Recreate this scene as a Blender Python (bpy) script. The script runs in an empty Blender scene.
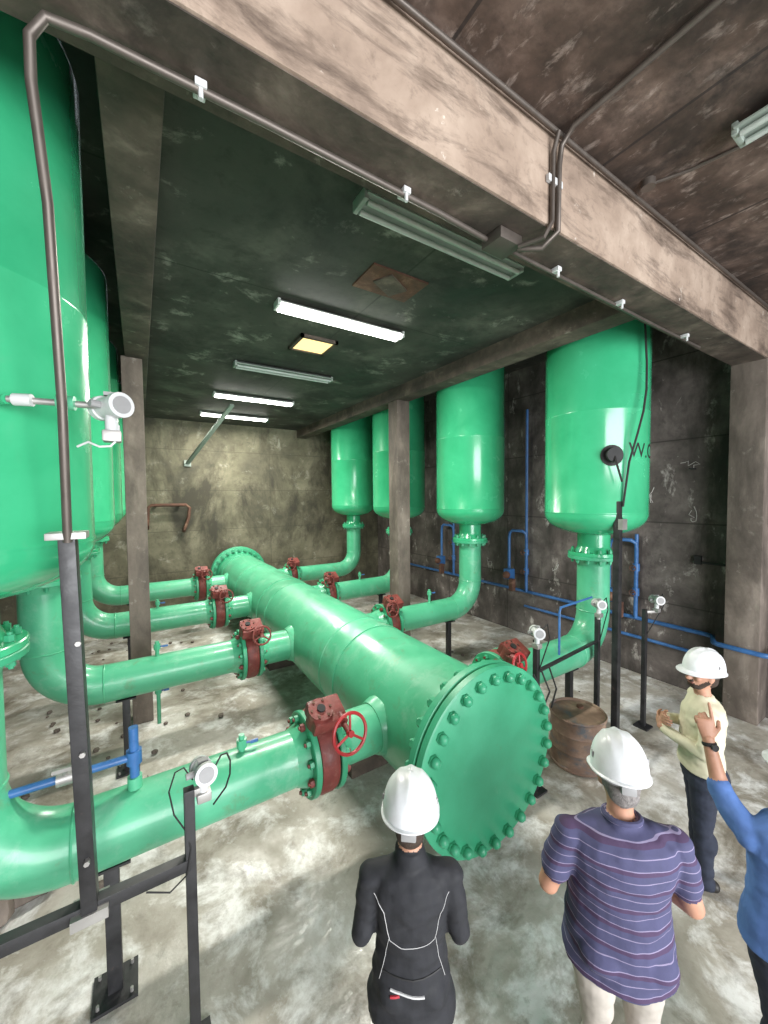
import bpy, bmesh, math, random
from mathutils import Vector, Matrix, noise
from mathutils.bvhtree import BVHTree
random.seed(4)
V=Vector
scn=bpy.context.scene
# ------------------------------------------------------------------ materials
def M(name, cols, scale=3.0, detail=8, rough=(.5,.8), bump=.1, bscale=None, metallic=0, coat=0, stretch=(1,1,1),
      second=None, third=None, fourth=None, brick=None, stripes=None, distortion=0.3, emit=None):
    m=bpy.data.materials.new(name); m.use_nodes=True
    nt=m.node_tree; N=nt.nodes; L=nt.links
    b=N['Principled BSDF']
    tc=N.new('ShaderNodeTexCoord'); mp=N.new('ShaderNodeMapping')
    mp.inputs['Scale'].default_value=stretch
    L.new(tc.outputs['Object'],mp.inputs['Vector'])
    nz=N.new('ShaderNodeTexNoise'); nz.inputs['Scale'].default_value=scale; nz.inputs['Detail'].default_value=detail
    nz.inputs['Roughness'].default_value=.62; nz.inputs['Distortion'].default_value=distortion
    L.new(mp.outputs[0],nz.inputs['Vector'])
    cr=N.new('ShaderNodeValToRGB'); e=cr.color_ramp.elements
    while len(e)<len(cols): e.new(.5)
    for i,(p,c) in enumerate(cols): e[i].position=p; e[i].color=(*c,1)
    L.new(nz.outputs['Fac'],cr.inputs[0])
    out=cr.outputs[0]
    k=0
    for s in (second,third,fourth):
        k+=1
        if not s: continue
        sc,col,lo,hi,amt=s[:5]
        n2=N.new('ShaderNodeTexNoise'); n2.inputs['Scale'].default_value=sc; n2.inputs['Detail'].default_value=9
        n2.inputs['Roughness'].default_value=.7; n2.inputs['Distortion'].default_value=.3
        mp2=N.new('ShaderNodeMapping'); mp2.inputs['Location'].default_value=(3.1*k,7.7*k,1.3*k)
        if len(s)>5: mp2.inputs['Scale'].default_value=s[5]
        L.new(tc.outputs['Object'],mp2.inputs['Vector']); L.new(mp2.outputs[0],n2.inputs['Vector'])
        mr=N.new('ShaderNodeMapRange'); mr.inputs[1].default_value=lo; mr.inputs[2].default_value=hi; mr.inputs[4].default_value=amt
        L.new(n2.outputs['Fac'],mr.inputs[0])
        mx=N.new('ShaderNodeMix'); mx.data_type='RGBA'
        L.new(mr.outputs[0],mx.inputs[0]); L.new(out,mx.inputs[6]); mx.inputs[7].default_value=(*col,1)
        out=mx.outputs[2]
    if brick:
        axes,w,h,mort,bc,amt=brick
        sp=N.new('ShaderNodeSeparateXYZ'); cb=N.new('ShaderNodeCombineXYZ')
        L.new(tc.outputs['Object'],sp.inputs[0])
        L.new(sp.outputs[axes[0]],cb.inputs[0]); L.new(sp.outputs[axes[1]],cb.inputs[1])
        bt=N.new('ShaderNodeTexBrick'); bt.offset=0; bt.inputs['Scale'].default_value=1
        bt.inputs['Brick Width'].default_value=w; bt.inputs['Row Height'].default_value=h
        bt.inputs['Mortar Size'].default_value=mort; bt.inputs['Mortar Smooth'].default_value=.3
        L.new(cb.outputs[0],bt.inputs['Vector'])
        mm=N.new('ShaderNodeMath'); mm.operation='MULTIPLY'; mm.inputs[1].default_value=amt
        L.new(bt.outputs['Fac'],mm.inputs[0])
        mx=N.new('ShaderNodeMix'); mx.data_type='RGBA'
        L.new(mm.outputs[0],mx.inputs[0]); L.new(out,mx.inputs[6]); mx.inputs[7].default_value=(*bc,1)
        out=mx.outputs[2]
    if stripes:
        for per,wid,off,col in stripes:
            sp=N.new('ShaderNodeSeparateXYZ'); L.new(tc.outputs['Object'],sp.inputs[0])
            nn=N.new('ShaderNodeTexNoise'); nn.inputs['Scale'].default_value=4; L.new(tc.outputs['Object'],nn.inputs['Vector'])
            ma=N.new('ShaderNodeMath'); ma.operation='MULTIPLY_ADD'; ma.inputs[1].default_value=.018
            L.new(nn.outputs['Fac'],ma.inputs[0]); L.new(sp.outputs[2],ma.inputs[2])
            a=N.new('ShaderNodeMath'); a.operation='ADD'; a.inputs[1].default_value=off+10*per; L.new(ma.outputs[0],a.inputs[0])
            mo=N.new('ShaderNodeMath'); mo.operation='MODULO'; mo.inputs[1].default_value=per; L.new(a.outputs[0],mo.inputs[0])
            lt=N.new('ShaderNodeMath'); lt.operation='LESS_THAN'; lt.inputs[1].default_value=wid; L.new(mo.outputs[0],lt.inputs[0])
            mx=N.new('ShaderNodeMix'); mx.data_type='RGBA'
            L.new(lt.outputs[0],mx.inputs[0]); L.new(out,mx.inputs[6]); mx.inputs[7].default_value=(*col,1)
            out=mx.outputs[2]
    L.new(out,b.inputs['Base Color'])
    mr=N.new('ShaderNodeMapRange'); mr.inputs[1].default_value=.35; mr.inputs[2].default_value=.65
    mr.inputs[3].default_value=rough[0]; mr.inputs[4].default_value=rough[1]
    L.new(nz.outputs['Fac'],mr.inputs[0]); L.new(mr.outputs[0],b.inputs['Roughness'])
    b.inputs['Metallic'].default_value=metallic
    b.inputs['Coat Weight'].default_value=coat; b.inputs['Coat Roughness'].default_value=.12
    if bump:
        n3=N.new('ShaderNodeTexNoise'); n3.inputs['Scale'].default_value=bscale or scale*4; n3.inputs['Detail'].default_value=6
        L.new(tc.outputs['Object'],n3.inputs['Vector'])
        bp=N.new('ShaderNodeBump'); bp.inputs['Strength'].default_value=bump; bp.inputs['Distance'].default_value=.03
        L.new(n3.outputs['Fac'],bp.inputs['Height']); L.new(bp.outputs[0],b.inputs['Normal'])
    if emit:
        b.inputs['Emission Color'].default_value=(*emit[0],1); b.inputs['Emission Strength'].default_value=emit[1]
    return m
def flat(name,c,rough=.5,metallic=0,emit=None,coat=0):
    d=tuple(x*.85 for x in c)
    return M(name,[(.35,d),(.65,c)],scale=9,detail=3,rough=(rough,min(1,rough+.12)),bump=0,metallic=metallic,emit=emit,coat=coat)

m_floor=M('mat_wet_concrete_floor',[(.3,(.24,.215,.17)),(.5,(.42,.39,.335)),(.68,(.60,.585,.54))],scale=1.4,detail=12,rough=(.70,.14),bump=.3,bscale=9,
          second=(2.4,(.84,.84,.82),.49,.62,.85),third=(1.2,(.12,.095,.062),.52,.66,.8),fourth=(8,(.17,.15,.12),.56,.70,.5),distortion=.3)
m_ceil=M('mat_sooty_ceiling',[(.3,(.022,.023,.019)),(.52,(.054,.056,.045)),(.72,(.13,.13,.105))],scale=1.3,detail=12,rough=(.6,.85),bump=.12,
         second=(2.3,(.38,.37,.32),.58,.70,.7),third=(.9,(.010,.011,.009),.47,.62,.8),fourth=(7,(.016,.015,.012),.54,.7,.55),brick=((0,1),2.1,1.9,.012,(.015,.015,.012),.6))
m_ceilf=M('mat_brown_ceiling',[(.3,(.026,.018,.013)),(.5,(.085,.056,.042)),(.72,(.21,.15,.12))],scale=2.4,detail=12,rough=(.65,.9),bump=.2,
         second=(4.2,(.48,.40,.35),.55,.70,.65,(2.2,1,1)),third=(1.2,(.014,.010,.008),.45,.61,.9),fourth=(9,(.03,.02,.015),.52,.7,.6),brick=((0,1),1.35,2.0,.012,(.012,.009,.008),.75))
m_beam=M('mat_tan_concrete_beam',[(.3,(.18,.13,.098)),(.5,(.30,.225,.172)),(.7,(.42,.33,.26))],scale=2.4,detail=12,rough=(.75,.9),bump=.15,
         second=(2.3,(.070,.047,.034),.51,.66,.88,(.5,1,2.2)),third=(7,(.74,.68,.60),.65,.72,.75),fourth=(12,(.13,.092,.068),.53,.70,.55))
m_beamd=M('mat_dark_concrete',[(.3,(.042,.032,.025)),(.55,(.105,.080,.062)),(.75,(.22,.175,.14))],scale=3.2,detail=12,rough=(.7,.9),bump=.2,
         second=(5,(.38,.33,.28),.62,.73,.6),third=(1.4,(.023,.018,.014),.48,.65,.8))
m_col=M('mat_column_concrete',[(.3,(.080,.063,.051)),(.55,(.175,.142,.118)),(.75,(.31,.26,.22))],scale=3.0,detail=12,rough=(.7,.9),bump=.2,stretch=(1,1,.4),
         third=(1.5,(.050,.040,.032),.48,.66,.75,(1,1,.4)),second=(6,(.45,.41,.36),.60,.72,.55))
m_wback=M('mat_wall_olive',[(.3,(.062,.056,.035)),(.5,(.13,.119,.077)),(.72,(.235,.215,.152))],scale=1.4,detail=12,rough=(.7,.9),bump=.2,
         second=(3.0,(.40,.38,.31),.58,.72,.65),third=(1.1,(.030,.026,.017),.47,.62,.85,(1,1,.5)),fourth=(8,(.04,.036,.024),.54,.7,.5),brick=((0,2),3.2,1.05,.01,(.04,.036,.024),.5))
m_wright=M('mat_wall_dark_brown',[(.3,(.048,.040,.036)),(.52,(.125,.105,.096)),(.75,(.25,.22,.20))],scale=2.0,detail=12,rough=(.6,.85),bump=.25,
         second=(4.2,(.58,.54,.50),.58,.68,.8,(1,1,.6)),third=(1.4,(.026,.021,.018),.48,.64,.8,(1,1,.4)),fourth=(10,(.035,.029,.026),.54,.7,.5),brick=((1,2),1.9,1.25,.012,(.02,.016,.014),.6))
m_tank=M('mat_green_tank_paint',[(.3,(.035,.36,.165)),(.7,(.055,.45,.22))],scale=2,rough=(.16,.28),bump=.02,coat=.4,
         second=(3,(.09,.37,.215),.6,.8,.5),third=(9,(.12,.20,.11),.66,.8,.35))
m_pipe=M('mat_green_pipe_paint',[(.3,(.070,.39,.21)),(.7,(.105,.49,.28))],scale=2.4,rough=(.28,.48),bump=.06,coat=.2,
         second=(4,(.26,.53,.37),.53,.70,.6),third=(6,(.15,.24,.13),.58,.72,.7))
m_flange=M('mat_green_flange_paint',[(.3,(.040,.31,.16)),(.7,(.060,.40,.215))],scale=3,rough=(.34,.5),bump=.05,
         second=(5,(.15,.40,.25),.6,.75,.5),third=(7,(.10,.19,.10),.60,.76,.5))
m_red=M('mat_red_valve_paint',[(.3,(.12,.022,.018)),(.7,(.25,.055,.045))],scale=9,rough=(.45,.65),bump=.15,second=(14,(.30,.18,.14),.56,.70,.65))
m_redw=flat('mat_red_handwheel',(.42,.025,.03),.35)
m_blk=M('mat_black_painted_steel',[(.3,(.010,.010,.011)),(.7,(.028,.028,.030))],scale=8,rough=(.35,.55),bump=.05,second=(16,(.14,.10,.08),.62,.74,.6))
m_galv=flat('mat_galvanised_steel',(.42,.41,.39),.4,.6)
m_cond=flat('mat_dark_conduit',(.13,.11,.095),.4,.5)
m_white=flat('mat_instrument_white',(.62,.63,.63),.35)
m_grey=flat('mat_instrument_grey',(.3,.3,.3),.45)
m_dark=flat('mat_dark_rubber',(.015,.015,.015),.6)
m_chalk=flat('mat_chalk',(.55,.53,.5),.9)
m_blue=M('mat_blue_pipe_paint',[(.3,(.03,.10,.26)),(.7,(.05,.17,.42))],scale=6,rough=(.3,.45),bump=.03)
m_lampw=flat('mat_fixture_enamel',(.62,.66,.62),.4)
m_lampd=flat('mat_fixture_dull_enamel',(.30,.35,.31),.5)
m_tube_on=flat('mat_tube_lit',(1,1,1),.4,emit=((1,.98,.92),14))
m_tube_off=flat('mat_tube_off',(.45,.50,.46),.3)
m_hatch=flat('mat_skylight_glass',(.6,.5,.25),.4,emit=((1,.72,.30),1.2))
m_rust=M('mat_rust',[(.3,(.05,.022,.014)),(.55,(.12,.055,.035)),(.75,(.24,.14,.095))],scale=6,rough=(.7,.9),bump=.2)
m_drum=M('mat_rusty_drum',[(.3,(.10,.06,.042)),(.55,(.24,.155,.11)),(.72,(.40,.29,.21))],scale=4,rough=(.5,.8),bump=.15,second=(2.4,(.06,.10,.13),.5,.62,.75,(1,1,2.5)))
m_helmet=flat('mat_helmet_white',(.82,.84,.86),.34,coat=.15)
m_skin=M('mat_skin',[(.3,(.40,.20,.13)),(.7,(.50,.27,.18))],scale=12,rough=(.45,.6),bump=.04)
m_hairg=M('mat_hair_grey',[(.3,(.10,.09,.085)),(.7,(.28,.26,.25))],scale=60,rough=(.6,.8),bump=.4)
m_hairb=M('mat_hair_brown',[(.3,(.02,.012,.008)),(.7,(.06,.036,.024))],scale=60,rough=(.6,.8),bump=.4)
m_blackc=M('mat_black_jersey',[(.3,(.008,.009,.012)),(.7,(.020,.021,.026))],scale=20,rough=(.7,.85),bump=.15,bscale=14)
m_polo=M('mat_striped_polo',[(.3,(.050,.052,.115)),(.7,(.070,.070,.15))],scale=8,rough=(.8,.9),bump=.25,bscale=11,
         stripes=[(.088,.018,.06,(.060,.035,.085)),(.044,.0035,0,(.24,.21,.33))])
m_beige=M('mat_beige_trousers',[(.3,(.36,.33,.29)),(.7,(.48,.44,.39))],scale=8,rough=(.8,.9),bump=.25,bscale=10)
m_cream=M('mat_cream_sweater',[(.3,(.56,.52,.37)),(.7,(.68,.64,.48))],scale=8,rough=(.8,.9),bump=.25,bscale=12)
m_jeans=M('mat_dark_jeans',[(.3,(.010,.014,.028)),(.7,(.022,.028,.048))],scale=12,rough=(.8,.9),bump=.25,bscale=12)
m_blues=M('mat_blue_shirt',[(.3,(.065,.14,.36)),(.7,(.09,.19,.46))],scale=8,rough=(.75,.9),bump=.25,bscale=12)
m_shoe=flat('mat_shoe_black',(.02,.018,.016),.45)
m_eyew=flat('mat_eye_white',(.7,.7,.7),.2)
m_lip=flat('mat_lips',(.33,.12,.10),.4)
m_piping=flat('mat_white_piping',(.6,.6,.6),.6)
m_redlbl=flat('mat_red_label',(.5,.03,.05),.5)
# ------------------------------------------------------------------ mesh builder
def frame(ax):
    ax=V(ax).normalized(); t=V((0,0,1)) if abs(ax.z)<.9 else V((1,0,0))
    u=ax.cross(t).normalized(); return u, ax.cross(u).normalized(), ax
class MB:
    def __init__(s): s.v=[]; s.f=[]; s.m=[]; s.mats=[]
    def mi(s,m):
        for i,x in enumerate(s.mats):
            if x is m: return i
        s.mats.append(m); return len(s.mats)-1
    def add(s,vs,fs,m):
        o=len(s.v); k=s.mi(m); s.v+= [V(x) for x in vs]
        for f in fs: s.f.append([o+i for i in f]); s.m.append(k)
    def rings(s,rs,m,cap=True,close=False):
        n=len(rs[0]); vs=[p for r in rs for p in r]; fs=[]
        K=len(rs)
        for i in range(K if close else K-1):
            a=i*n; b=((i+1)%K)*n
            for j in range(n):
                k=(j+1)%n; fs.append([a+j,a+k,b+k,b+j])
        if cap and not close: fs.append(list(range(n))[::-1]); fs.append([(K-1)*n+j for j in range(n)])
        s.add(vs,fs,m)
    def rev(s,prof,o,ax,m,seg=32,cap=True):
        u,w,a=frame(ax); o=V(o)
        s.rings([[o+a*h+u*(max(r,1e-4)*math.cos(t))+w*(max(r,1e-4)*math.sin(t)) for t in [2*math.pi*j/seg for j in range(seg)]] for r,h in prof],m,cap)
    def cyl(s,p0,p1,r,m,seg=20,r2=None):
        p0=V(p0);p1=V(p1); L=(p1-p0).length
        s.rev([(r,0),(r if r2 is None else r2,L)],p0,p1-p0,m,seg)
    def tube(s,path,r,m,seg=16,close=False):
        P=[V(p) for p in path]; K=len(P); T=[]
        for i in range(K):
            if close: t=P[(i+1)%K]-P[i-1]
            else: t=P[min(i+1,K-1)]-P[max(i-1,0)]
            T.append(t.normalized())
        u,_,_=frame(T[0]); rs=[]
        for i in range(K):
            t=T[i]; u=(u-t*u.dot(t)).normalized(); w=t.cross(u)
            rr=r[i] if isinstance(r,(list,tuple)) else r
            rs.append([P[i]+u*(rr*math.cos(a))+w*(rr*math.sin(a)) for a in [2*math.pi*j/seg for j in range(seg)]])
        s.rings(rs,m,not close,close)
    def ring(s,c,ax,R,r,m,seg=32,seg2=10):
        u,w,a=frame(ax); c=V(c)
        s.tube([c+u*(R*math.cos(t))+w*(R*math.sin(t)) for t in [2*math.pi*j/seg for j in range(seg)]],r,m,seg2,True)
    def box(s,c,size,m,rot=None,bev=0):
        b=bmesh.new(); bmesh.ops.create_cube(b,size=1)
        for v in b.verts: v.co=V((v.co.x*size[0],v.co.y*size[1],v.co.z*size[2]))
        if bev: bmesh.ops.bevel(b,geom=list(b.edges),offset=bev,segments=2,affect='EDGES',profile=.6)
        R=rot if rot is not None else Matrix.Identity(3)
        for i,v in enumerate(b.verts): v.index=i
        s.add([R@v.co+V(c) for v in b.verts],[[v.index for v in f.verts] for f in b.faces],m); b.free()
    def bar(s,p0,p1,w,h,m,bev=.003):
        p0=V(p0);p1=V(p1); u,q,a=frame(p1-p0); R=Matrix((u,q,a)).transposed()
        s.box((p0+p1)/2,(w,h,(p1-p0).length),m,R,bev)
    def sph(s,c,r,m,seg=16,rx=None):
        rx=rx or (1,1,1); c=V(c); n=seg//2
        s.rings([[c+V((r*rx[0]*math.sin(p)*math.cos(t),r*rx[1]*math.sin(p)*math.sin(t),-r*rx[2]*math.cos(p))) for t in [2*math.pi*j/seg for j in range(seg)]] for p in [max(.02,min(math.pi-.02,math.pi*i/n)) for i in range(n+1)]],m)
    def bolts(s,c,ax,R,n,rb,h0,h1,m,phase=0):
        u,w,a=frame(ax); c=V(c)
        for j in range(n):
            t=2*math.pi*(j+.5)/n+phase; o=c+u*(R*math.cos(t))+w*(R*math.sin(t))
            s.cyl(o+a*h0,o+a*h1,rb*.55,m,8)
            s.cyl(o+a*(h1-rb*2.2),o+a*(h1-rb*.6),rb,m,6)
            s.cyl(o+a*(h0+rb*.6),o+a*(h0+rb*2.2),rb,m,6)
    def mesh(s,name):
        me=bpy.data.meshes.new(name); me.from_pydata([tuple(v) for v in s.v],[],s.f)
        for m in s.mats: me.materials.append(m)
        me.polygons.foreach_set('material_index',s.m); me.validate(); 
        bm=bmesh.new(); bm.from_mesh(me); bmesh.ops.recalc_face_normals(bm,faces=bm.faces); bm.to_mesh(me); bm.free()
        me.shade_smooth(); me.set_sharp_from_angle(angle=math.radians(38)); return me
    def obj(s,name,parent=None,origin=None):
        me=s.mesh(name)
        if origin is not None: me.transform(Matrix.Translation(-V(origin)))
        ob=bpy.data.objects.new(name,me); scn.collection.objects.link(ob)
        if origin is not None: ob.location=origin
        if parent: ob.parent=parent
        return ob
def empty(name,loc=(0,0,0),rotz=0):
    e=bpy.data.objects.new(name,None); scn.collection.objects.link(e); e.location=loc; e.rotation_euler=(0,0,rotz); e.empty_display_size=.1; return e
def slab(name,lo,hi,m,bev=0):
    b=MB(); c=[(a+d)/2 for a,d in zip(lo,hi)]; b.box(c,[d-a for a,d in zip(lo,hi)],m,None,bev); return b.obj(name)

# ------------------------------------------------------------------ room
XL,XR,YB,YF=-2.6,6.85,11.2,-6.0
ZC=4.95
slab('floor',(XL-.2,YF,-.2),(XR+.2,YB+.2,0),m_floor)
slab('wall_back',(XL-.2,YB,0),(XR+.2,YB+.2,5.8),m_wback)
slab('wall_left',(XL-.2,YF,0),(XL,YB,5.8),m_wright)
slab('wall_right',(XR,YF,0),(XR+.2,YB,5.8),m_wright)
slab('ceiling',(.13,1.85,ZC),(4.03,YB,ZC+.2),m_ceil)
slab('ceiling.001',(XL,1.85,5.6),(-.12,YB,5.8),m_ceil)
slab('ceiling.002',(4.33,1.85,5.6),(XR,YB,5.8),m_ceil)
slab('ceiling.003',(XL,YF,5.15),(XR,1.5,5.35),m_ceilf)
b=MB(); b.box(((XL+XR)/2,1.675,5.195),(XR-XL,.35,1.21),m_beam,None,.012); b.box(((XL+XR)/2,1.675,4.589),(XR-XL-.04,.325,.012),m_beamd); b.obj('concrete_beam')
for x,w_ in ((.02,.25),(4.18,.30)):
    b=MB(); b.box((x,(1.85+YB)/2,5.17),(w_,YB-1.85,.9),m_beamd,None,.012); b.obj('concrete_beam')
slab('concrete_column',(6.5,1.5,0),(6.85,1.85,4.59),m_col,.012)
slab('concrete_column',(-.15,5.86,0),(.08,6.16,4.73),m_col,.012)
slab('concrete_column',(4.05,5.9,0),(4.33,6.2,4.73),m_col,.012)
slab('concrete_column',(XL,1.5,0),(XL+.35,1.85,4.59),m_col,.012)

# ------------------------------------------------------------------ header pipe
HX,HZ=2.13,1.0
b=MB()
b.rev([(.52,0),(.52,8.35)],(HX,2.08,HZ),(0,1,0),m_pipe,64)
for y0,sg in ((1.90,1),(10.5,-1)):
    b.rev([(.665,0),(.680,.01),(.680,.06),(.665,.07)],(HX,y0,HZ),(0,sg,0),m_flange,72)
    b.rev([(.665,.078),(.680,.088),(.680,.14),(.665,.15),(.56,.155),(.525,.24)],(HX,y0,HZ),(0,sg,0),m_flange,72)
    b.bolts((HX,y0,HZ),(0,sg,0),.605,26,.042,-.04,.235,m_flange)
    for j in range(26):
        t=2*math.pi*(j+.5)/26
        u,w,a=frame((0,sg,0)); b.sph(V((HX,y0,HZ))+u*.605*math.cos(t)+w*.605*math.sin(t)-a*.03,.038,m_flange,10)
for i in range(4):
    Y=2.73+2.2*i
    for s in (-1,1): b.rev([(.235,0),(.215,.05),(.2,.08)],(HX+s*.47,Y,HZ),(s,0,0),m_pipe,32)
for y in (3.9,6.1,8.3): b.ring((HX,y,HZ),(0,1,0),.52,.008,m_pipe,64,6)
for y in (3.6,6.6,9.9):
    b.box((HX,y,.22),(.7,.25,.44),m_beamd,None,.01); b.rev([(.53,-.06),(.53,.06)],(HX,y,HZ),(0,1,0),m_pipe,48)
b.obj('header_pipe')

# ------------------------------------------------------------------ branches, valves, tanks
PR=.19
def flange_at(b,c,ax,R=.30,t=.045,m=m_flange):
    b.rev([(R-.006,0),(R,.006),(R,t-.006),(R-.006,t)],c,ax,m,36)
def branch(i,s):
    Y=2.73+2.2*i; xt=4.93 if s>0 else -.82; xv=HX+s*1.03; TR=.585 if s>0 else .6
    b=MB()
    b.cyl((HX+s*.46,Y,HZ),(xv-s*.10,Y,HZ),PR,m_pipe,36)
    flange_at(b,(xv-s*.12,Y,HZ),(s,0,0)); flange_at(b,(xv+s*.075,Y,HZ),(s,0,0))
    for q in (-1,1): b.rev([(.225,0),(PR,.09)],(xv+q*s*.12,Y,HZ),(q*s,0,0),m_pipe,32)
    R=.46; path=[(xv+s*.08,Y,HZ),(xt-s*R,Y,HZ)]
    for k in range(1,15):
        a=math.pi/2*k/14; path.append((xt-s*R+s*R*math.sin(a),Y,HZ+R-R*math.cos(a)))
    path.append((xt,Y,2.16)); b.tube(path,PR,m_pipe,36)
    b.ring((xt-s*R,Y,HZ),(1,0,0),PR,.008,m_pipe,32,6); b.ring((xt,Y,HZ+R),(0,0,1),PR,.008,m_pipe,32,6)
    b.rev([(PR,-.08),(.225,0)],(xt,Y,2.12),(0,0,1),m_pipe,32)
    flange_at(b,(xt,Y,2.12),(0,0,1)); b.obj('branch_pipe')
    b=MB()
    b.rev([(.265,-.074),(.285,-.066),(.297,-.035),(.297,.035),(.285,.066),(.265,.074)],(xv,Y,HZ),(1,0,0),m_red,40)
    for j in range(12):
        t=2*math.pi*(j+.5)/12; o=V((0,.25*math.cos(t),.25*math.sin(t)))+V((xv,Y,HZ))
        b.cyl(o+V((-.165,0,0)),o+V((.165,0,0)),.013,m_red,8)
        for q in (-1,1): b.cyl(o+V((q*.122,0,0)),o+V((q*.152,0,0)),.027,m_flange if j%3 else m_red,6)
    n=V((0,-.45,.89)).normalized()
    p=V((xv,Y,HZ))
    b.cyl(p+n*.26,p+n*.36,.065,m_red,16)
    b.cyl(p+n*.33,p+n*.35,.09,m_red,16)
    g=p+n*.40; Rm=Matrix((V((1,0,0)),n.cross(V((1,0,0))).normalized(),n)).transposed()
    b.box(g,(.25,.21,.12),m_red,Rm,.02); b.cyl(g-n*.06+V((-.05,0,0)),g+n*.080+V((-.05,0,0)),.09,m_red,20)
    b.cyl(g+n*.07+V((-.05,0,0)),g+n*.095+V((-.05,0,0)),.03,m_dark,12)
    for j in range(6):
        t=2*math.pi*j/6; b.cyl(g+n*.078+V((-.05,0,0))+Rm@V((.07*math.cos(t),.07*math.sin(t),0)),g+n*.09+V((-.05,0,0))+Rm@V((.07*math.cos(t),.07*math.sin(t),0)),.01,m_rust,6)
    hw=.13 if i==0 and s<0 else .105
    sx=.08 if s<0 else -.12
    sh=g+V((sx,0,0)); we=sh+V((0,-.23 if i==0 and s<0 else -.17,-.05))
    b.cyl(sh+V((0,.02,0)),we,.02,m_red,12)
    b.cyl(sh+V((0,-.07,0)),sh+V((0,-.13,-.02)),.036,m_red,12)
    wm=m_redw if i==0 else m_red
    b.ring(we,(0.1,-1,.2),hw,.012,wm,32,8)
    u,w,a=frame((0.1,-1,.2))
    for k in range(3):
        t=2*math.pi*k/3+.4; b.cyl(we,we+(u*math.cos(t)+w*math.sin(t))*(hw-.003),.009,wm,8)
    b.cyl(we-a*.015,we+a*.02,.024,wm,12)
    b.obj('butterfly_valve')
    b=MB()
    b.rev([(.225,0),(PR,.08)],(xt,Y,2.2),(0,0,1),m_tank,32)
    flange_at(b,(xt,Y,2.165),(0,0,1),m=m_tank)
    b.bolts((xt,Y,2.16),(0,0,1),.25,12,.022,-.09,.10,m_flange)
    prof=[(PR,2.2),(PR,2.44)]
    for k in range(1,15):
        a=math.pi/2*k/14; prof.append((max(PR,TR*math.sin(a)**.8),2.70-.27*math.cos(a)))
    for z in (2.71,3.9): prof+= [(TR,z),(TR+.003,z+.005),(TR+.003,z+.015),(TR,z+.02)]
    prof.append((TR,5.15))
    for k in range(1,10):
        a=math.pi/2*k/9; prof.append((TR*math.cos(a)+.001,5.15+.25*math.sin(a)))
    b.rev(prof,(xt,Y,0),(0,0,1),m_tank,72)
    if s<0 and i==0:
        b.box((-.745,2.13,2.98),(.17,.02,.09),m_tank,Matrix.Rotation(.12,3,'Z'),.004); b.box((-.745,2.16,2.98),(.03,.08,.05),m_tank)
    return b.obj('surge_tank')
tanks={}
for i in range(4):
    for s in (-1,1): tanks[(i,s)]=branch(i,s)
def wrap_text(txt,cx,cy,R,ang,z,size,parent):
    cu=bpy.data.curves.new('txt','FONT'); cu.body=txt; cu.size=size; cu.extrude=.0
    o=bpy.data.objects.new('tmp',cu); scn.collection.objects.link(o)
    dg=bpy.context.evaluated_depsgraph_get(); me=bpy.data.meshes.new_from_object(o.evaluated_get(dg)); bpy.data.objects.remove(o)
    for v in me.vertices:
        a=ang+v.co.x/R; zz=z+v.co.y
        v.co=(cx+(R+.003)*math.cos(a),cy+(R+.003)*math.sin(a),zz)
    me.materials.clear(); me.materials.append(m_dark)
    o=bpy.data.objects.new('painted_marking',me); scn.collection.objects.link(o); o.parent=parent
b=MB()
ca=math.radians(226)
p=V((4.93+.585*math.cos(ca),2.73+.585*math.sin(ca),3.38)); n=V((math.cos(ca),math.sin(ca),0))
b.cyl(p,p+n*.06,.035,m_dark,12); b.cyl(p+n*.05,p+n*.10,.08,m_dark,24); b.cyl(p+n*.06-V((0,0,.09)),p+n*.06+V((0,0,.09)),.02,m_dark,10)
b.rev([(.12,0),(.12,.004)],p,n,m_dark,24)
b.tube([p+n*.08,p+n*.14+V((0,0,-.1)),p+n*.1+V((.05,-.05,-.3))],.012,m_dark,8)
b.obj('pressure_gauge')
wrap_text('W.C',4.93,2.73,.585,math.radians(244),3.36,.24,tanks[(0,1)])
def support(x,y,ztop,w=.07):
    b=MB(); b.box((x,y,ztop/2),(w,w,ztop),m_blk,None,.004); b.box((x,y,.01),(w*3,w*3,.02),m_blk); b.box((x,y,ztop),(w*2.6,w*2,.015),m_blk)
    for dx in (-1,1):
        for dy in (-1,1): b.cyl((x+dx*w*1.1,y+dy*w*1.1,.01),(x+dx*w*1.1,y+dy*w*1.1,.045),.009,m_galv,6)
    b.obj('pipe_support')
support(-.20,2.73,.80,.075)
for y in (4.93,7.13,9.33): support(-.18,y,.80)
for y in (2.73,4.93,7.13,9.33): support(4.42,y,.80)
def stub(x,y,z0,z1,mat=m_pipe):
    b=MB(); b.cyl((x,y,z0),(x,y,z1),.02,mat,12); b.cyl((x,y,z1-.09),(x,y,z1-.03),.034,mat,8); b.cyl((x,y,z1-.06),(x+.07,y-.02,z1-.06),.008,m_blue,8); b.box((x+.08,y-.02,z1-.06),(.05,.012,.02),m_blue)
    b.obj('drain_cock')
stub(.12,4.93,.42,.85); stub(.12,4.93,1.15,1.35); stub(.2,7.13,1.15,1.32); stub(.55,2.73,1.15,1.30); stub(4.0,4.93,1.15,1.4); stub(3.9,7.13,1.15,1.35)

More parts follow.
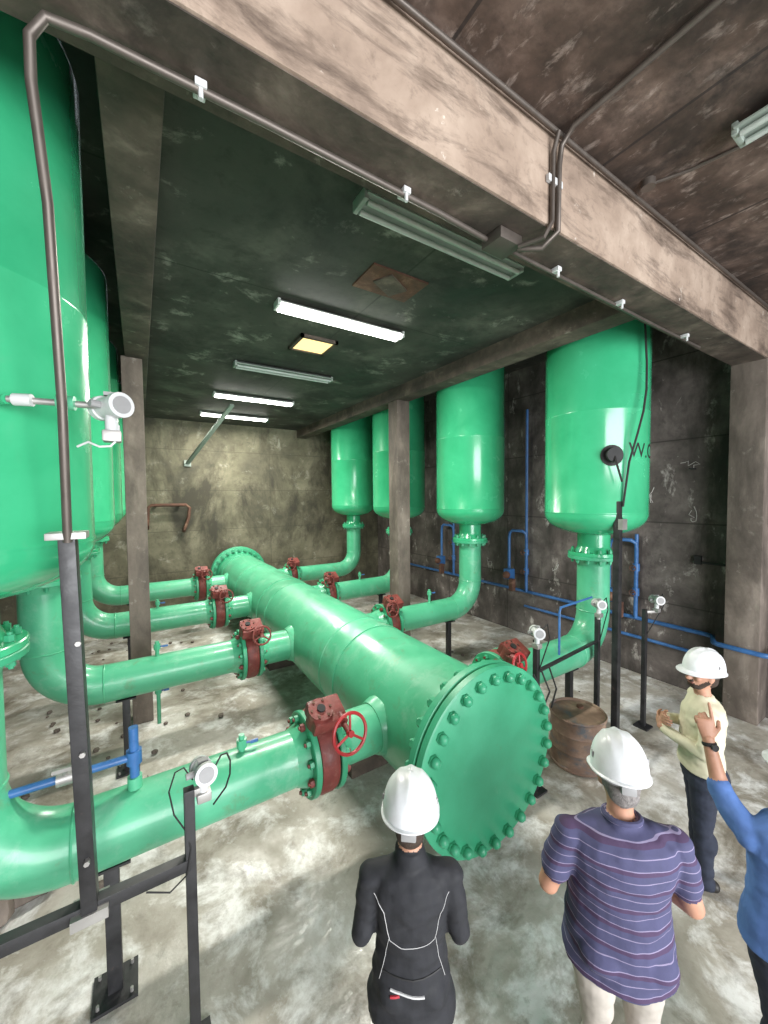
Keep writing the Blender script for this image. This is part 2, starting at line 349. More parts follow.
b=MB(); bx=-.07
b.cyl((bx,2.73,1.17),(bx,2.73,1.56),.026,m_blue,14); b.cyl((bx,2.73,1.34),(bx,2.73,1.42),.042,m_blue,10); b.cyl((bx,2.73,1.19),(bx,2.73,1.26),.04,m_pipe,10)
b.cyl((bx,2.73,1.38),(-2.55,2.73,1.38),.022,m_blue,14); b.cyl((-.35,2.73,1.38),(-.43,2.73,1.38),.04,m_galv,10)
b.cyl((-.39,2.73,1.38),(-.39,2.68,1.45),.01,m_galv,8); b.box((-.39,2.67,1.46),(.1,.02,.02),m_galv)
b.obj('blue_water_pipe')
b=MB()
b.tube([(6.79,9.4,.93),(6.79,2.15,.93),(6.77,2.05,.93),(6.49,1.95,.93),(6.46,1.9,.93),(6.46,1.45,.93),(6.49,1.4,.93),(6.77,1.3,.93),(6.79,1.2,.93),(6.79,-1,.93)],.032,m_blue,12)
b.cyl((6.79,1.95,.62),(6.79,5.2,.62),.026,m_blue,12)
for y in (3.9,6.4,8.6): b.box((6.82,y,.93),(.05,.04,.12),m_galv)
for y,zt in ((3.05,2.3),(5.15,4.7),(7.35,2.3)):
    b.tube([(6.77,y,.93),(6.77,y,2.05),(6.75,y,2.15),(6.7,y+.05,2.2),(6.7,y+.3,2.2),(6.72,y+.38,2.15),(6.72,y+.4,2.05),(6.72,y+.4,1.35),(6.7,y+.3,1.28),(6.4,y+.25,1.28)],.031,m_blue,12)
    b.cyl((6.77,y,2.1),(6.77,y,zt),.028,m_blue,12)
    for z in (1.3,1.7): b.cyl((6.77,y,z),(6.77,y,z+.12),.05,m_blue,10); b.cyl((6.77,y,z+.06),(6.66,y,z+.06),.012,m_rust,8); b.ring((6.65,y,z+.06),(1,0,0),.045,.008,m_rust,14,6)
    b.box((6.6,y+.3,1.28),(.18,.16,.22),m_blue,None,.02); b.sph((6.45,y+.25,1.28),.08,m_rust,12); b.box((6.45,y+.1,1.1),(.1,.1,.25),m_rust,None,.01)
b.obj('blue_valve_pipework')
b=MB()
b.bar((6.80,2.2,1.95),(6.80,1.86,1.95),.03,.03,m_dark); b.cyl((6.80,2.3,3.3),(6.6,2.3,3.3),.012,m_dark); b.box((6.82,2.25,1.98),(.06,.08,.12),m_dark)
b.cyl((6.83,3.4,3.6),(6.83,4.1,3.5),.012,m_dark,8); b.box((6.82,3.4,3.6),(.05,.1,.1),m_dark)
b.obj('wall_conduit')
b=MB(); rc=random.Random(3)
for (y,z) in ((2.5,3.4),(2.9,2.9),(2.35,2.7),(3.6,1.7),(4.5,3.1),(4.6,1.5),(6.3,1.5),(6.6,2.6)):
    q=V((XR-.006,y,z)); pts=[q.copy()]
    for k in range(9):
        q=q+V((0,rc.uniform(-.09,.05),rc.uniform(-.08,.08))); pts.append(q.copy())
    b.tube(pts,.005,m_chalk,4)
b.obj('chalk_graffiti')

def transmitter(b,c,face,up=(0,0,1)):
    c=V(c); f=V(face).normalized()
    b.cyl(c-f*.055,c+f*.055,.046,m_white,24); b.cyl(c+f*.05,c+f*.080,.054,m_white,24); b.cyl(c-f*.080,c-f*.05,.054,m_white,24)
    b.cyl(c+f*.078,c+f*.083,.038,m_grey,20)
    b.cyl(c-V((0,0,.04)),c-V((0,0,.12)),.025,m_white,12); b.box(c-V((0,0,.13)),(.07,.07,.05),m_galv,None,.008)
    side=f.cross(V((0,0,1))); b.cyl(c,c+side*.085,.016,m_grey,8); b.box(c+V((0,0,.055)),(.05,.03,.015),m_grey)
b=MB(); px=.175
b.box((px,2.2,.71),(.05,.05,1.42),m_blk,None,.004); b.box((px,2.2,.01),(.16,.16,.02),m_blk)
b.bar((px,2.2,1.03),(-2.55,2.2,1.06),.055,.06,m_blk)
b.box((-1.4,2.2,.53),(.05,.05,1.06),m_blk,None,.004)
b.obj('black_steel_handrail')
b=MB()
b.bar((-.245,2.2,1.0),(-.270,2.17,2.77),.10,.06,m_blk); b.bar((-.245,2.235,1.0),(-.27,2.205,2.77),.02,.05,m_galv)
b.box((-.27,2.17,2.775),(.14,.13,.03),m_galv,None,.004); b.box((-.245,2.2,1.02),(.14,.12,.05),m_galv)
for z in (1.3,1.8,2.3): b.cyl((-.245,2.15,z),(-.245,2.12,z),.012,m_galv,6)
b.obj('steel_channel_post')
b=MB()
b.tube([(-.265,2.12,2.75),(-.25,2.0,3.3),(-.25,1.86,4.0),(-.27,1.78,4.35),(-.265,1.75,4.47),(-.22,1.735,4.54),(-.1,1.73,4.55),(.5,1.73,4.555),(1.5,1.74,4.555),(1.93,1.76,4.555)],.017,m_cond,12)
b.tube([(2.1,1.76,4.56),(4.3,1.78,4.56),(5.3,1.78,4.56)],.014,m_cond,10)
for x in (.25,1.25,2.6,3.5,4.8): b.box((x,1.74,4.565),(.045,.07,.03),m_white,None,.004); b.cyl((x,1.72,4.57),(x,1.72,4.51),.010,m_white,8)
b.box((2.0,1.72,4.545),(.2,.16,.07),m_cond,None,.008)
b.tube([(2.1,1.68,4.52),(2.2,1.57,4.50),(2.23,1.48,4.56),(2.23,1.475,4.95),(2.23,1.46,5.06),(2.23,1.38,5.12),(2.23,.5,5.12),(2.2,-3,5.12)],.017,m_cond,10)
b.tube([(2.06,1.64,4.50),(2.12,1.50,4.50),(2.17,1.478,4.6),(2.17,1.475,5.0),(2.17,1.44,5.1)],.014,m_cond,10)
b.box((2.20,1.485,4.85),(.14,.02,.04),m_white)
b.tube([(XL+.02,1.46,5.12),(XR-.02,1.46,5.12)],.014,m_cond,10)
for x in (1.0,3.1): 
    b.cyl((x,1.36,5.15),(x,1.36,5.10),.045,m_cond,20); b.tube([(x,1.36,5.12),(x+.12,1.15,5.13),(x+.2,.8,5.13),(x+.2,.5,5.13)],.011,m_cond,8)
b.obj('electrical_conduit')

b=MB()
transmitter(b,(px+.07,2.2,1.49),(.1,-1,.25)); b.bar((px,2.2,1.39),(px+.07,2.2,1.39),.03,.04,m_galv)
b.tube([(px+.13,2.2,1.49),(px+.16,2.2,1.54),(px+.19,2.2,1.54),(px+.21,2.22,1.48),(px+.21,2.24,1.39),(px+.19,2.26,1.31),(px+.13,2.3,1.21)],.005,m_dark,8)
b.tube([(px+.02,2.2,1.46),(px-.02,2.2,1.54),(px-.06,2.2,1.53),(px-.09,2.2,1.44),(px-.07,2.2,1.31),(px-.02,2.19,1.21),(px,2.17,1.12),(px-.02,2.16,1.0),(px-.1,2.16,.95),(px-.2,2.17,1.0)],.004,m_dark,8)
b.obj('pressure_transmitter')
b=MB()
transmitter(b,(-.095,2.1,3.34),(.5,-.8,0)); b.cyl((-.10,2.1,3.34),(-.44,2.14,3.34),.014,m_galv,12)
b.cyl((-.22,2.1,3.34),(-.28,2.11,3.34),.030,m_pipe,12); b.cyl((-.36,2.12,3.34),(-.42,2.14,3.34),.025,m_white,10); b.cyl((-.44,2.14,3.34),(-.52,2.24,3.34),.02,m_tank,10)
b.tube([(-.07,2.1,3.26),(-.07,2.08,3.20),(-.10,2.08,3.165),(-.14,2.08,3.16),(-.18,2.1,3.18),(-.22,2.12,3.16)],.005,m_white,8)
b.obj('pressure_transmitter')
for (x,y,zt,tc) in ((3.25,2.35,1.52,(3.19,2.3,1.62)),(4.55,2.46,1.52,(4.5,2.42,1.66)),(5.3,2.28,1.5,(5.42,2.2,1.62))):
    b=MB(); b.box((x,y,zt/2),(.05,.05,zt),m_blk,None,.004); b.box((x,y,.01),(.16,.16,.02),m_blk); b.bar((x,y,zt-.03),(tc[0],tc[1],zt-.03),.03,.03,m_galv)
    transmitter(b,tc,(-.6,-.8,0.1)); b.tube([V(tc)+V((.05,0,0)),V(tc)+V((.16,0,.05)),V(tc)+V((.2,0,-.1)),(x,y-.03,zt-.3)],.006,m_dark,8)
    b.obj('instrument_post')
b=MB(); b.box((4.6,2.27,1.43),(.07,.07,2.86),m_blk,None,.004)
b.tube([(4.6,2.22,2.8),(4.62,2.17,3.3),(4.64,2.10,3.6),(4.70,2.07,3.85),(4.76,2.07,4.1),(4.78,2.08,4.4),(4.76,2.1,4.9),(4.6,2.13,5.2)],.012,m_dark,8)
b.box((4.6,2.27,.01),(.18,.18,.02),m_blk); b.box((4.6,2.22,2.6),(.1,.05,.12),m_galv)
b.obj('steel_channel_post')
b=MB()
b.bar((3.28,2.35,1.2),(4.52,2.46,1.2),.03,.03,m_blk)
for k in range(3):
    b.tube([(3.0+.12*k,2.2,1.3),(3.0+.1*k,2.1,1.15),(2.9+.15*k,2.15,.95)],.008,m_dark,8)
b.tube([(3.7,2.4,1.25),(3.7,2.4,1.7),(3.72,2.4,1.75),(4.4,2.45,1.75)],.012,m_blue,8)
b.obj('instrument_tubing')

b=MB()
b.rev([(.27,0),(.285,.01),(.285,.03),(.275,.04),(.275,.18),(.285,.20),(.275,.22),(.275,.36),(.285,.38),(.275,.40),(.275,.52),(.287,.53),(.29,.55),(.282,.56),(.27,.55),(.268,.535),(.001,.53)],(4.02,2.38,0),(0,0,1),m_drum,48)
b.cyl((4.15,2.43,.53),(4.15,2.43,.555),.035,m_rust,16); b.obj('rusty_steel_drum')

b=MB()
for k in range(90):
    x=random.choice([random.uniform(-1.2,.9),random.uniform(-1.2,.9),random.uniform(2.9,5.5)]); y=random.uniform(3.2,9.5); r=random.uniform(.012,.04)
    if abs(x-4.2)<.25 and abs(y-6.04)<.3 or abs(x)<.25 and abs(y-6.04)<.3: continue
    if min(abs(x+.2),abs(x-4.42))<.2 and min(abs(y-2.73-2.2*k2) for k2 in range(4))<.2: continue
    b.sph((x,y,r*.6),r,m_col,6,(1,random.uniform(.6,1.2),.7))
for (x,y,r) in ((-.75,3.75,.17),(-.95,3.6,.13),(-.6,3.95,.1)):
    o=len(b.v); b.sph((x,y,r*.7),r,m_col,10,(1.2,.9,.8))
    for v in b.v[o:]:
        d=noise.noise(v*6)*r*.4; v+=V((d,d,d*.5))
b.tube([(.15,4.1,.012),(.05,4.4,.012),(.0,4.7,.012)],.012,m_beige,6)
b.obj('concrete_rubble')

def lamp(c,length,ax,lit,name='fluorescent_light',drop=0):
    b=MB(); c=V(c); L=length; A='x' if ax=='x' else 'y'
    def P(l,w,z): return (c.x+l,c.y+w,c.z+z) if A=='x' else (c.x+w,c.y+l,c.z+z)
    mm=m_lampw if lit else m_lampd
    pr=[(-.03,0),(-.10,-.045),(-.10,-.055),(-.035,-.05),(.035,-.05),(.10,-.055),(.10,-.045),(.03,0)]
    b.rings([[P(l,w,z) for w,z in pr] for l in (-L/2,L/2)],mm)
    for l in (-L/2,L/2): b.box(P(l,0,-.045),(.03,.16,.07) if A=='x' else (.16,.03,.07),mm,None,.004)
    for w in (-.05,.05):
        b.cyl(P(-L/2+.02,w,-.078),P(L/2-.02,w,-.078),.017,m_tube_on if lit else m_tube_off,14)
    if drop: b.box(P(0,0,drop/2),(1.2,.05,drop),m_lampd)
    b.obj(name)
    if lit:
        ld=bpy.data.lights.new('tube_light','AREA'); ld.shape='RECTANGLE'; ld.size=L; ld.size_y=.2; ld.energy=lit; ld.color=(1,.97,.88)
        lo=bpy.data.objects.new('tube_light',ld); lo.location=c-V((0,0,.11)); scn.collection.objects.link(lo)
LX=2.0; zl=ZC-.002
lamp((1.98,2.2,ZC-.09),1.48,'x',0,drop=.088); lamp((LX,3.95,zl),1.52,'x',150); lamp((LX,6.0,zl),1.52,'x',0)
lamp((LX,7.9,zl),1.52,'x',120); lamp((LX,9.8,zl),1.52,'x',130)
lamp((3.10,.12,5.13),1.5,'y',0)
b=MB(); b.box((2.06,3.1,ZC-.008),(.60,.40,.016),m_rust); b.box((2.06,3.1,ZC-.02),(.30,.20,.02),m_beamd,Matrix.Rotation(.5,3,'Z')); b.obj('ceiling_hatch')
b=MB(); b.box((1.98,4.83,ZC-.015),(.42,.42,.02),m_hatch)
for dx,dy,sx,sy in ((0,.23,.5,.04),(0,-.23,.5,.04),(.23,0,.04,.5),(-.23,0,.04,.5)): b.box((1.98+dx,4.83+dy,ZC-.02),(sx,sy,.04),m_beamd)
b.obj('skylight_hatch')
b=MB(); b.bar((1.72,8.7,ZC-.03),(1.08,11.12,3.85),.09,.05,m_lampd); b.box((1.08,11.17,3.85),(.16,.05,.16),m_lampd); b.obj('ceiling_strut')
b=MB(); b.tube([(.15,11.15,2.2),(.15,11.0,2.3),(.17,11.0,2.72),(.25,11.0,2.78),(1.0,11.0,2.78),(1.08,11.0,2.7),(1.05,11.0,2.45),(.95,11.0,2.15),(.95,11.15,2.1)],.04,m_rust,10)
b.box((.35,11.1,2.78),(.06,.2,.06),m_rust); b.box((.85,11.1,2.78),(.06,.2,.06),m_rust); b.obj('rusty_wall_bracket')
# ------------------------------------------------------------------ people
class Src(MB):
    def loft(s,secs,m,n=28):
        rs=[]
        for z,cx,cy,rx,ry in secs: rs.append([V((cx+rx*math.cos(t),cy+ry*math.sin(t),z)) for t in [2*math.pi*j/n for j in range(n)]])
        s.rings(rs,m)
    def cap(s,a,b_,ra,rb,m,seg=16):
        a=V(a);b_=V(b_); u,w,d=frame(b_-a); L=(b_-a).length; prof=[]
        for k in range(6): t=math.pi/2*k/6; prof.append((ra*math.sin(t)+1e-4,-ra*math.cos(t)))
        for k in range(7): t=math.pi/2*k/6; prof.append((rb*math.cos(t)+1e-4,L+rb*math.sin(t)))
        s.rev(prof,a,d,m,seg)
    def ell(s,c,r,m,R=None,seg=20):
        o=len(s.v); s.sph((0,0,0),1,m,seg,r)
        for i in range(o,len(s.v)): s.v[i]=(R@s.v[i] if R is not None else s.v[i])+V(c)
def remesh(src,name,voxel,smooth,parent,cloth=(),iters=3):
    me=bpy.data.meshes.new('t'); me.from_pydata([tuple(v) for v in src.v],[],src.f); me.update()
    bm=bmesh.new(); bm.from_mesh(me); bmesh.ops.recalc_face_normals(bm,faces=bm.faces); bm.to_mesh(me); bm.free()
    o=bpy.data.objects.new('t',me); scn.collection.objects.link(o)
    r=o.modifiers.new('r','REMESH'); r.mode='VOXEL'; r.voxel_size=voxel
    sm=o.modifiers.new('s','SMOOTH'); sm.factor=smooth; sm.iterations=iters
    dg=bpy.context.evaluated_depsgraph_get(); m2=bpy.data.meshes.new_from_object(o.evaluated_get(dg)); bpy.data.objects.remove(o)
    bv=BVHTree.FromPolygons([tuple(v) for v in src.v],src.f)
    m2.materials.clear()
    for m in src.mats: m2.materials.append(m)
    ci=[src.mi(m) for m in cloth]
    vm={}
    for p in m2.polygons:
        h=bv.find_nearest(p.center); k=src.m[h[2]] if h[2] is not None else 0
        p.material_index=k
        for vi in p.vertices: vm[vi]=k
    nrm=[v.normal.copy() for v in m2.vertices]; cos=[]
    for i,v in enumerate(m2.vertices):
        q=v.co.copy()
        if vm.get(i) in ci:
            d=noise.noise(V((q.x*7,q.y*7,q.z*15)))*.011+noise.noise(V((q.x*18+5,q.y*18,q.z*30)))*.004
            q+=nrm[i]*d
        cos+= [q.x,q.y,q.z]
    m2.vertices.foreach_set('co',cos); m2.update()
    m2.shade_smooth(); m2.name=name
    ob=bpy.data.objects.new(name,m2); scn.collection.objects.link(ob); ob.parent=parent
    return ob
def hand(s,wr,dirv,n,side,m,curls=(.35,.45,.5,.55)):
    wr=V(wr); d=V(dirv).normalized(); n=V(n); n=(n-d*n.dot(d)).normalized(); w=d.cross(n)*side
    rs=[]
    for l,hw,ht in ((-.03,.026,.020),(.0,.028,.019),(.03,.036,.018),(.06,.042,.016),(.085,.041,.013),(.097,.034,.009)):
        rs.append([wr+d*l+w*(hw*math.cos(t))+n*(ht*math.sin(t)) for t in [2*math.pi*j/18 for j in range(18)]])
    s.rings(rs,m)
    Ls=(.95,1.06,1.0,.78)
    for i in range(4):
        p=wr+d*(.086-(.008 if i==3 else 0))+w*(.031-.0205*i); a=0
        for k,l in enumerate((.043,.027,.022)):
            a+=curls[i]*(1 if k else .8)
            q=p+(d*math.cos(a)+n*math.sin(a))*l*Ls[i]; s.cap(p,q,.0098-.0009*k,.0090-.0009*k,m,10); p=q
    p=wr+d*.025+w*.026; q=p+(d*.62+w*.68+n*.35).normalized()*.045; s.cap(p,q,.015,.0115,m,10)
    r=q+(d*.9+w*.25+n*.35).normalized()*.032; s.cap(q,r,.0112,.0095,m,10)
def helmet(parent,c,yaw,tilt,sc=(1,1,1)):
    b=MB(); n=56; K=16; a0,b0,h=.118,.144,.150
    rs=[]
    for e,z in ((1.0,-.010),(1.0,-.005),(0,0)):
        r=[]
        for j in range(n):
            t=2*math.pi*j/n; f=max(0,math.cos(t)); ex=(.006+.040*f**1.5+.006*max(0,-math.cos(t)))*e
            r.append(V(((a0+ex)*math.sin(t),(b0+ex)*math.cos(t),z-.014*f*e)))
        rs.append(r)
    for i in range(1,K+1):
        p=math.pi/2*i/K; r=[]
        for j in range(n):
            t=2*math.pi*j/n; cp=math.cos(p)**.8 if i<K else .004
            x=a0*math.sin(t)*cp; y=b0*math.cos(t)*cp; z=h*math.sin(p)**.95
            fade=min(1,max(0,(z-.03)/.05))
            rid=.007*math.exp(-(x/.013)**2)+.004*(math.exp(-((abs(x)-.05)/.010)**2))
            r.append(V((x,y,z+rid*fade)))
        rs.append(r)
    b.rings(rs,m_helmet,cap=False)
    b.rings([[V((.098*math.sin(2*math.pi*j/n),.122*math.cos(2*math.pi*j/n),z)) for j in range(n)] for z in (-.03,-.01)],m_grey,cap=False)
    b.box((0,-.128,-.03),(.06,.025,.035),m_grey,None,.006)
    for q in (-1,1):
        for k in range(3): b.box((q*(.112-.004*k),-.02+.02*k,.05),(.012,.008,.022),m_grey,None,.002)
    o=b.obj('hard_hat',parent); o.location=c; o.rotation_euler=(tilt,0,yaw); o.scale=sc
    s=o.modifiers.new('s','SOLIDIFY'); s.thickness=.003
    return o
def person(name,loc,heading,h,wx,wy,top,pants,hair,arms,sleeve,head_yaw=0,head_tilt=0,beard=False,belly=0,legs=None,handpose=None,hem=.93,hemw=1,extra=None,hsc=(1,1,1)):
    rz=math.atan2(-heading[0],heading[1])
    e=empty(name,loc,rz); e.scale=(h/1.75,)*3
    s=Src()
    s.loft([(.80,0,0,.10*wx,.09*wy),(.86,0,0,.160*wx,.112*wy),(.94,0,-.005,.168*wx,.120*wy),(1.0,0,-.005,.160*wx,.115*wy)],pants)
    low=[(hem,0,-.004,.186*wx*hemw,.140*wy*hemw),(hem+.06,0,belly*.2-.004,.186*wx*hemw,.140*wy+belly*.2)] if hem<.9 else [(hem,0,belly*.3,.178*wx,.130*wy+belly*.3)]
    s.loft(low+[(1.0,0,belly*.45,.172*wx,.126*wy+belly*.5),(1.08,0,belly*.5,.164*wx,.118*wy+belly*.6),(1.17,0,.0+belly*.35,.163*wx,.116*wy+belly*.4),
            (1.27,0,-.005,.175*wx,.120*wy+belly*.1),(1.35,0,-.012,.183*wx,.118*wy),(1.405,0,-.015,.172*wx,.102*wy),(1.44,0,-.015,.128*wx,.08*wy),(1.465,0,-.012,.085,.066),(1.485,0,-.01,.066,.062)],top)
    s.cap((0,-.012,1.42),(0,.012,1.56),.056,.054,m_skin)
    bm_=pants if hem>=.9 else top
    for q in (-1,1):
        s.ell((q*.085*wx,-.070*wy,1.32),(.07,.04,.09),top)
        s.ell((q*.075*wx,-.070*wy,.91),(.08*wx,.065*wy,.085),bm_)
    lg=legs or (((.095,0,.5),(.10,-.02,.09)),((-.095,0,.5),(-.10,-.02,.09)))
    for q,(kn,an) in zip((1,-1),lg):
        hp=V((q*.088*wx,0,.86)); kn=V(kn); an=V(an)
        s.cap(hp,kn,.094*(wx+wy)/2,.066,pants); s.cap(kn,an,.066,.052,pants); s.ell(kn*.55+an*.45+V((0,-.015,.05)),(.062,.066,.13),pants)
        s.cap(an,an+V((0,0,-.02)),.058,.058,pants)
        f=V((q*.25,1,0)).normalized(); base=V((an.x,an.y,.045))
        s.cap(base-f*.055,base+f*.07,.042,.043,m_shoe); s.cap(base+f*.06+V((0,0,-.005)),base+f*.155+V((0,0,-.01)),.043,.034,m_shoe)
        s.cap(base-f*.06+V((0,0,-.03)),base+f*.15+V((0,0,-.03)),.015,.015,m_shoe)
    hs=Src()
    for q,(sh,el,wr,hd,hn) in zip((1,-1),arms):
        sh=V(sh);el=V(el);wr=V(wr)
        s.cap((q*.10*wx,-.012,1.40),sh,.062,.062,top)
        if sleeve=='long':
            s.cap(sh,el,.062,.048,top); s.cap(el,wr-(wr-el).normalized()*.03,.048,.036,top)
            s.cap(el+(wr-el)*.7,wr,.030,.027,m_skin)
        elif sleeve=='rolled':
            s.cap(sh,el,.068,.058,top); s.cap(el,el+(wr-el)*.10,.058,.054,top); s.cap(el,wr,.044,.027,m_skin)
        else:
            s.cap(sh,sh+(el-sh)*.62,.070,.070,top); s.cap(sh+(el-sh)*.3,el,.052,.045,m_skin); s.cap(el,wr,.047,.028,m_skin)
        hand(hs,wr,hd,hn,q,m_skin,(handpose or {}).get(q,(.35,.45,.5,.55)))
    Rh=Matrix.Rotation(head_yaw,3,'Z')@Matrix.Rotation(head_tilt,3,'X'); pv=V((0,.0,1.53))
    def H(p): return pv+Rh@(V(p)-pv)
    s.ell(H((0,.01,1.645)),(.077,.098,.105),m_skin,Rh); s.ell(H((0,.035,1.585)),(.060,.068,.068),m_skin,Rh)
    s.ell(H((0,.072,1.548)),(.030,.026,.022),hair if beard else m_skin,Rh)
    s.cap(H((0,.104,1.652)),H((0,.128,1.612)),.010,.0155,m_skin,10); 
    for q in (-1,1):
        s.ell(H((q*.012,.118,1.611)),(.010,.010,.008),m_skin,Rh,10)
        s.cap(H((q*.012,.100,1.664)),H((q*.05,.088,1.664)),.010,.009,m_skin,8)
        s.ell(H((q*.04,.082,1.618)),(.022,.018,.018),m_skin,Rh,12)
        s.ell(H((q*.080,.005,1.63)),(.012,.020,.033),m_skin,Rh,14)
    s.cap(H((-.02,.101,1.582)),H((.02,.101,1.582)),.0085,.0085,m_lip,8)
    s.ell(H((0,-.018,1.655)),(.082,.092,.105),hair,Rh); s.ell(H((0,-.045,1.60)),(.066,.055,.06),hair,Rh)
    if beard:
        for q in (-1,1): s.cap(H((q*.066,.02,1.60)),H((q*.035,.066,1.555)),.017,.022,hair,12)
        s.cap(H((-.025,.085,1.558)),H((.025,.085,1.558)),.019,.019,hair,12); s.cap(H((-.022,.107,1.595)),H((.022,.107,1.595)),.006,.006,hair,8)
    if extra: extra(s)
    body=remesh(s,'body',.0085,.5,e,cloth=[top,pants])
    remesh(hs,'hands',.004,.5,e,iters=2)
    b=MB()
    for q in (-1,1):
        b.sph(H((q*.032,.086,1.645)),.013,m_eyew,12); b.sph(H((q*.032,.0955,1.645)),.006,m_dark,8)
        b.tube([H((q*.014,.108,1.667)),H((q*.032,.109,1.672)),H((q*.052,.094,1.668))],.004,hair,6)
    b.obj('eyes',e)
    helmet(e,H((0,.002,1.680)),head_yaw,head_tilt,hsc)
    return e,body
def project(body,e,lines,dirn=(0,1,0),off=.002):
    me=body.data; bv=BVHTree.FromPolygons([tuple(v.co) for v in me.vertices],[list(p.vertices) for p in me.polygons]); dv=V(dirn)
    for pts,m,r,name in lines:
        out=[]; P=[]
        for a,c in zip(pts[:-1],pts[1:]):
            for k in range(6): P.append(V(a).lerp(V(c),k/6))
        P.append(V(pts[-1]))
        for p in P:
            h=bv.ray_cast(p-dv*1.0,dv)
            if h[0] is not None: out.append(h[0]-dv*off)
        if len(out)>2:
            b=MB(); b.tube(out,r,m,6); b.obj(name,e)

F=V((.536,.844))
def ex1(s):
    s.loft([(1.44,0,-.012,.085,.075),(1.50,0,-.008,.066,.066),(1.525,0,-.004,.062,.062)],m_blackc)
fold=(((.185,-.01,1.385),(.228,-.02,1.12),(.045,.205,1.16),(-1,.15,.05),(0,-1,0)),((-.185,-.01,1.385),(-.228,-.02,1.12),(-.03,.245,1.12),(1,.1,.05),(0,-1,0)))
e1,b1=person('man_in_black_coverall',(.955,1.315,0),F.normalized(),1.63,.99,1.04,m_blackc,m_blackc,m_hairb,fold,'long',head_yaw=-.12,head_tilt=-.14,extra=ex1,hem=.74,hemw=1.14,hsc=(1.1,1.06,1.08))
project(b1,e1,[([(-.17,0,1.36),(-.125,0,1.30),(-.112,0,1.22),(-.10,0,1.175),(-.05,0,1.16),(.05,0,1.16),(.10,0,1.175),(.112,0,1.22),(.125,0,1.30),(.17,0,1.36)],m_piping,.0014,'seam_piping'),
([(-.105,0,1.18),(-.12,0,1.08),(-.15,0,.97)],m_piping,.0012,'seam_piping'),([(.105,0,1.18),(.12,0,1.08),(.15,0,.97)],m_piping,.0012,'seam_piping'),
([(-.10,0,.965),(.05,0,.950)],m_piping,.0055,'pocket_strip'),([(-.10,0,.945),(-.06,0,.95)],m_redlbl,.006,'pocket_label'),
([(-.13,0,1.02),(.13,0,1.02)],m_dark,.004,'waist_seam')])
a2=(((.225,-.01,1.375),(.30,-.01,1.10),(.14,.24,1.05),(-.7,.7,.1),(-.5,-.5,-.3)),((-.225,-.01,1.375),(-.31,.0,1.11),(-.15,.25,1.12),(.8,.5,.1),(0,-1,0)))
e2,b2=person('man_in_striped_polo_shirt',(1.82,.87,0),V((.66,.75)).normalized(),1.74,1.30,1.28,m_polo,m_beige,m_hairg,a2,'short',head_yaw=-.1,head_tilt=-.16,belly=.05,hem=.80,hsc=(1,.95,1.08))
b=MB(); b.tube([V((.075*math.cos(t),-.012+.07*math.sin(t),1.485-.012*math.sin(t))) for t in [2*math.pi*j/28 for j in range(28)]],.012,m_polo,8,True); b.obj('shirt_collar',e2)
b=MB(); b.box((0,0,0),(.10,.004,.13),m_piping,Matrix.Rotation(.3,3,'Y')); o=b.obj('paper_sheet',e2); o.location=(.22,.30,1.02)
a3=(((.190,0,1.39),(.240,.02,1.14),(.04,.235,1.22),(-.9,.2,.25),(0,-1,0)),((-.190,0,1.39),(-.240,.03,1.13),(-.02,.265,1.17),(.9,.1,.2),(0,-1,0)))
e3,b3=person('man_in_cream_sweater',(3.53,1.12,0),V((-.50,.86)).normalized(),1.69,1.14,1.14,m_cream,m_jeans,m_hairb,a3,'long',head_yaw=.5,head_tilt=.05,beard=True,hsc=(1,1,1.08))
loc4=V((2.56,.42,0)); hd4=V((.536,.844)).normalized(); rz4=math.atan2(-hd4[0],hd4[1]); sc4=1.72/1.75
Mi=(Matrix.Translation(loc4)@Matrix.Rotation(rz4,4,'Z')@Matrix.Scale(sc4,4)).inverted()
el=Mi@V((2.45,.69,1.42)); wr=Mi@V((2.485,.76,1.65))
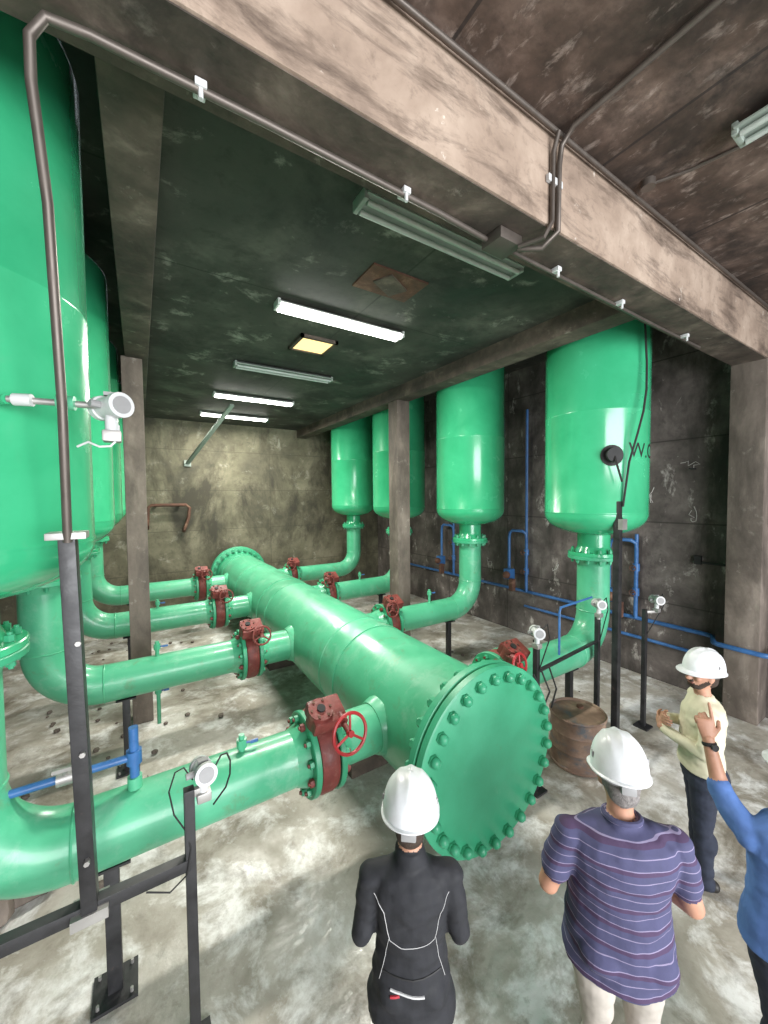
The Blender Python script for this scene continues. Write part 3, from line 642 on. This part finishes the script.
a4=(((.205,0,1.395),(.25,-.02,1.12),(.2,.12,.9),(0,.5,-1),(-1,0,0)),((-.23,.03,1.35),el,wr,(wr-el)+V((.02,0,.03)),V((.35,.9,0))))
e4,b4=person('man_in_blue_shirt',loc4,hd4,1.72,1.40,1.28,m_blues,m_jeans,m_hairb,a4,'rolled',head_yaw=-.3,head_tilt=0,hem=.84,handpose={-1:(.08,1.05,1.2,1.25)})
d=(wr-el).normalized(); b=MB(); c=el+(wr-el)*.9
b.rev([(.031,-.009),(.033,0),(.031,.009)],c,d,m_dark,20); b.cyl(c+V((0,-.03,0)),c+V((0,-.041,0)),.018,m_dark,16); b.obj('wristwatch',e4)

# ------------------------------------------------------------------ light
w=bpy.data.worlds.new('World'); scn.world=w; w.use_nodes=True
bg=w.node_tree.nodes['Background']; bg.inputs[0].default_value=(.85,.92,1,1); bg.inputs[1].default_value=1.3
def area(name,loc,target,sx,sy,pw,col):
    ld=bpy.data.lights.new(name,'AREA'); ld.shape='RECTANGLE'; ld.size=sx; ld.size_y=sy; ld.energy=pw; ld.color=col
    o=bpy.data.objects.new(name,ld); o.location=loc; o.rotation_euler=(V(target)-V(loc)).to_track_quat('-Z','Y').to_euler(); scn.collection.objects.link(o)
area('daylight_opening',(1.5,-5.6,2.8),(2.2,4,2.1),6.5,4.0,850,(.97,.98,1))

# ------------------------------------------------------------------ camera
yaw,pit,rol=math.radians(32.4),math.radians(2.2),math.radians(-.5)
f=V((math.sin(yaw)*math.cos(pit),math.cos(yaw)*math.cos(pit),-math.sin(pit)))
r=V((math.cos(yaw),-math.sin(yaw),0)); u=r.cross(f)
r2=r*math.cos(rol)+u*math.sin(rol); u2=r2.cross(f)
cd=bpy.data.cameras.new('camera'); cd.sensor_fit='VERTICAL'; cd.sensor_height=24; cd.lens=24*385/1024; cd.clip_start=.05
co=bpy.data.objects.new('camera',cd); scn.collection.objects.link(co)
mt=Matrix((r2,u2,-f)).transposed().to_4x4(); mt.translation=V((0,0,2.93)); co.matrix_world=mt
scn.camera=co
scn.view_settings.view_transform='Standard'; scn.view_settings.exposure=0.35
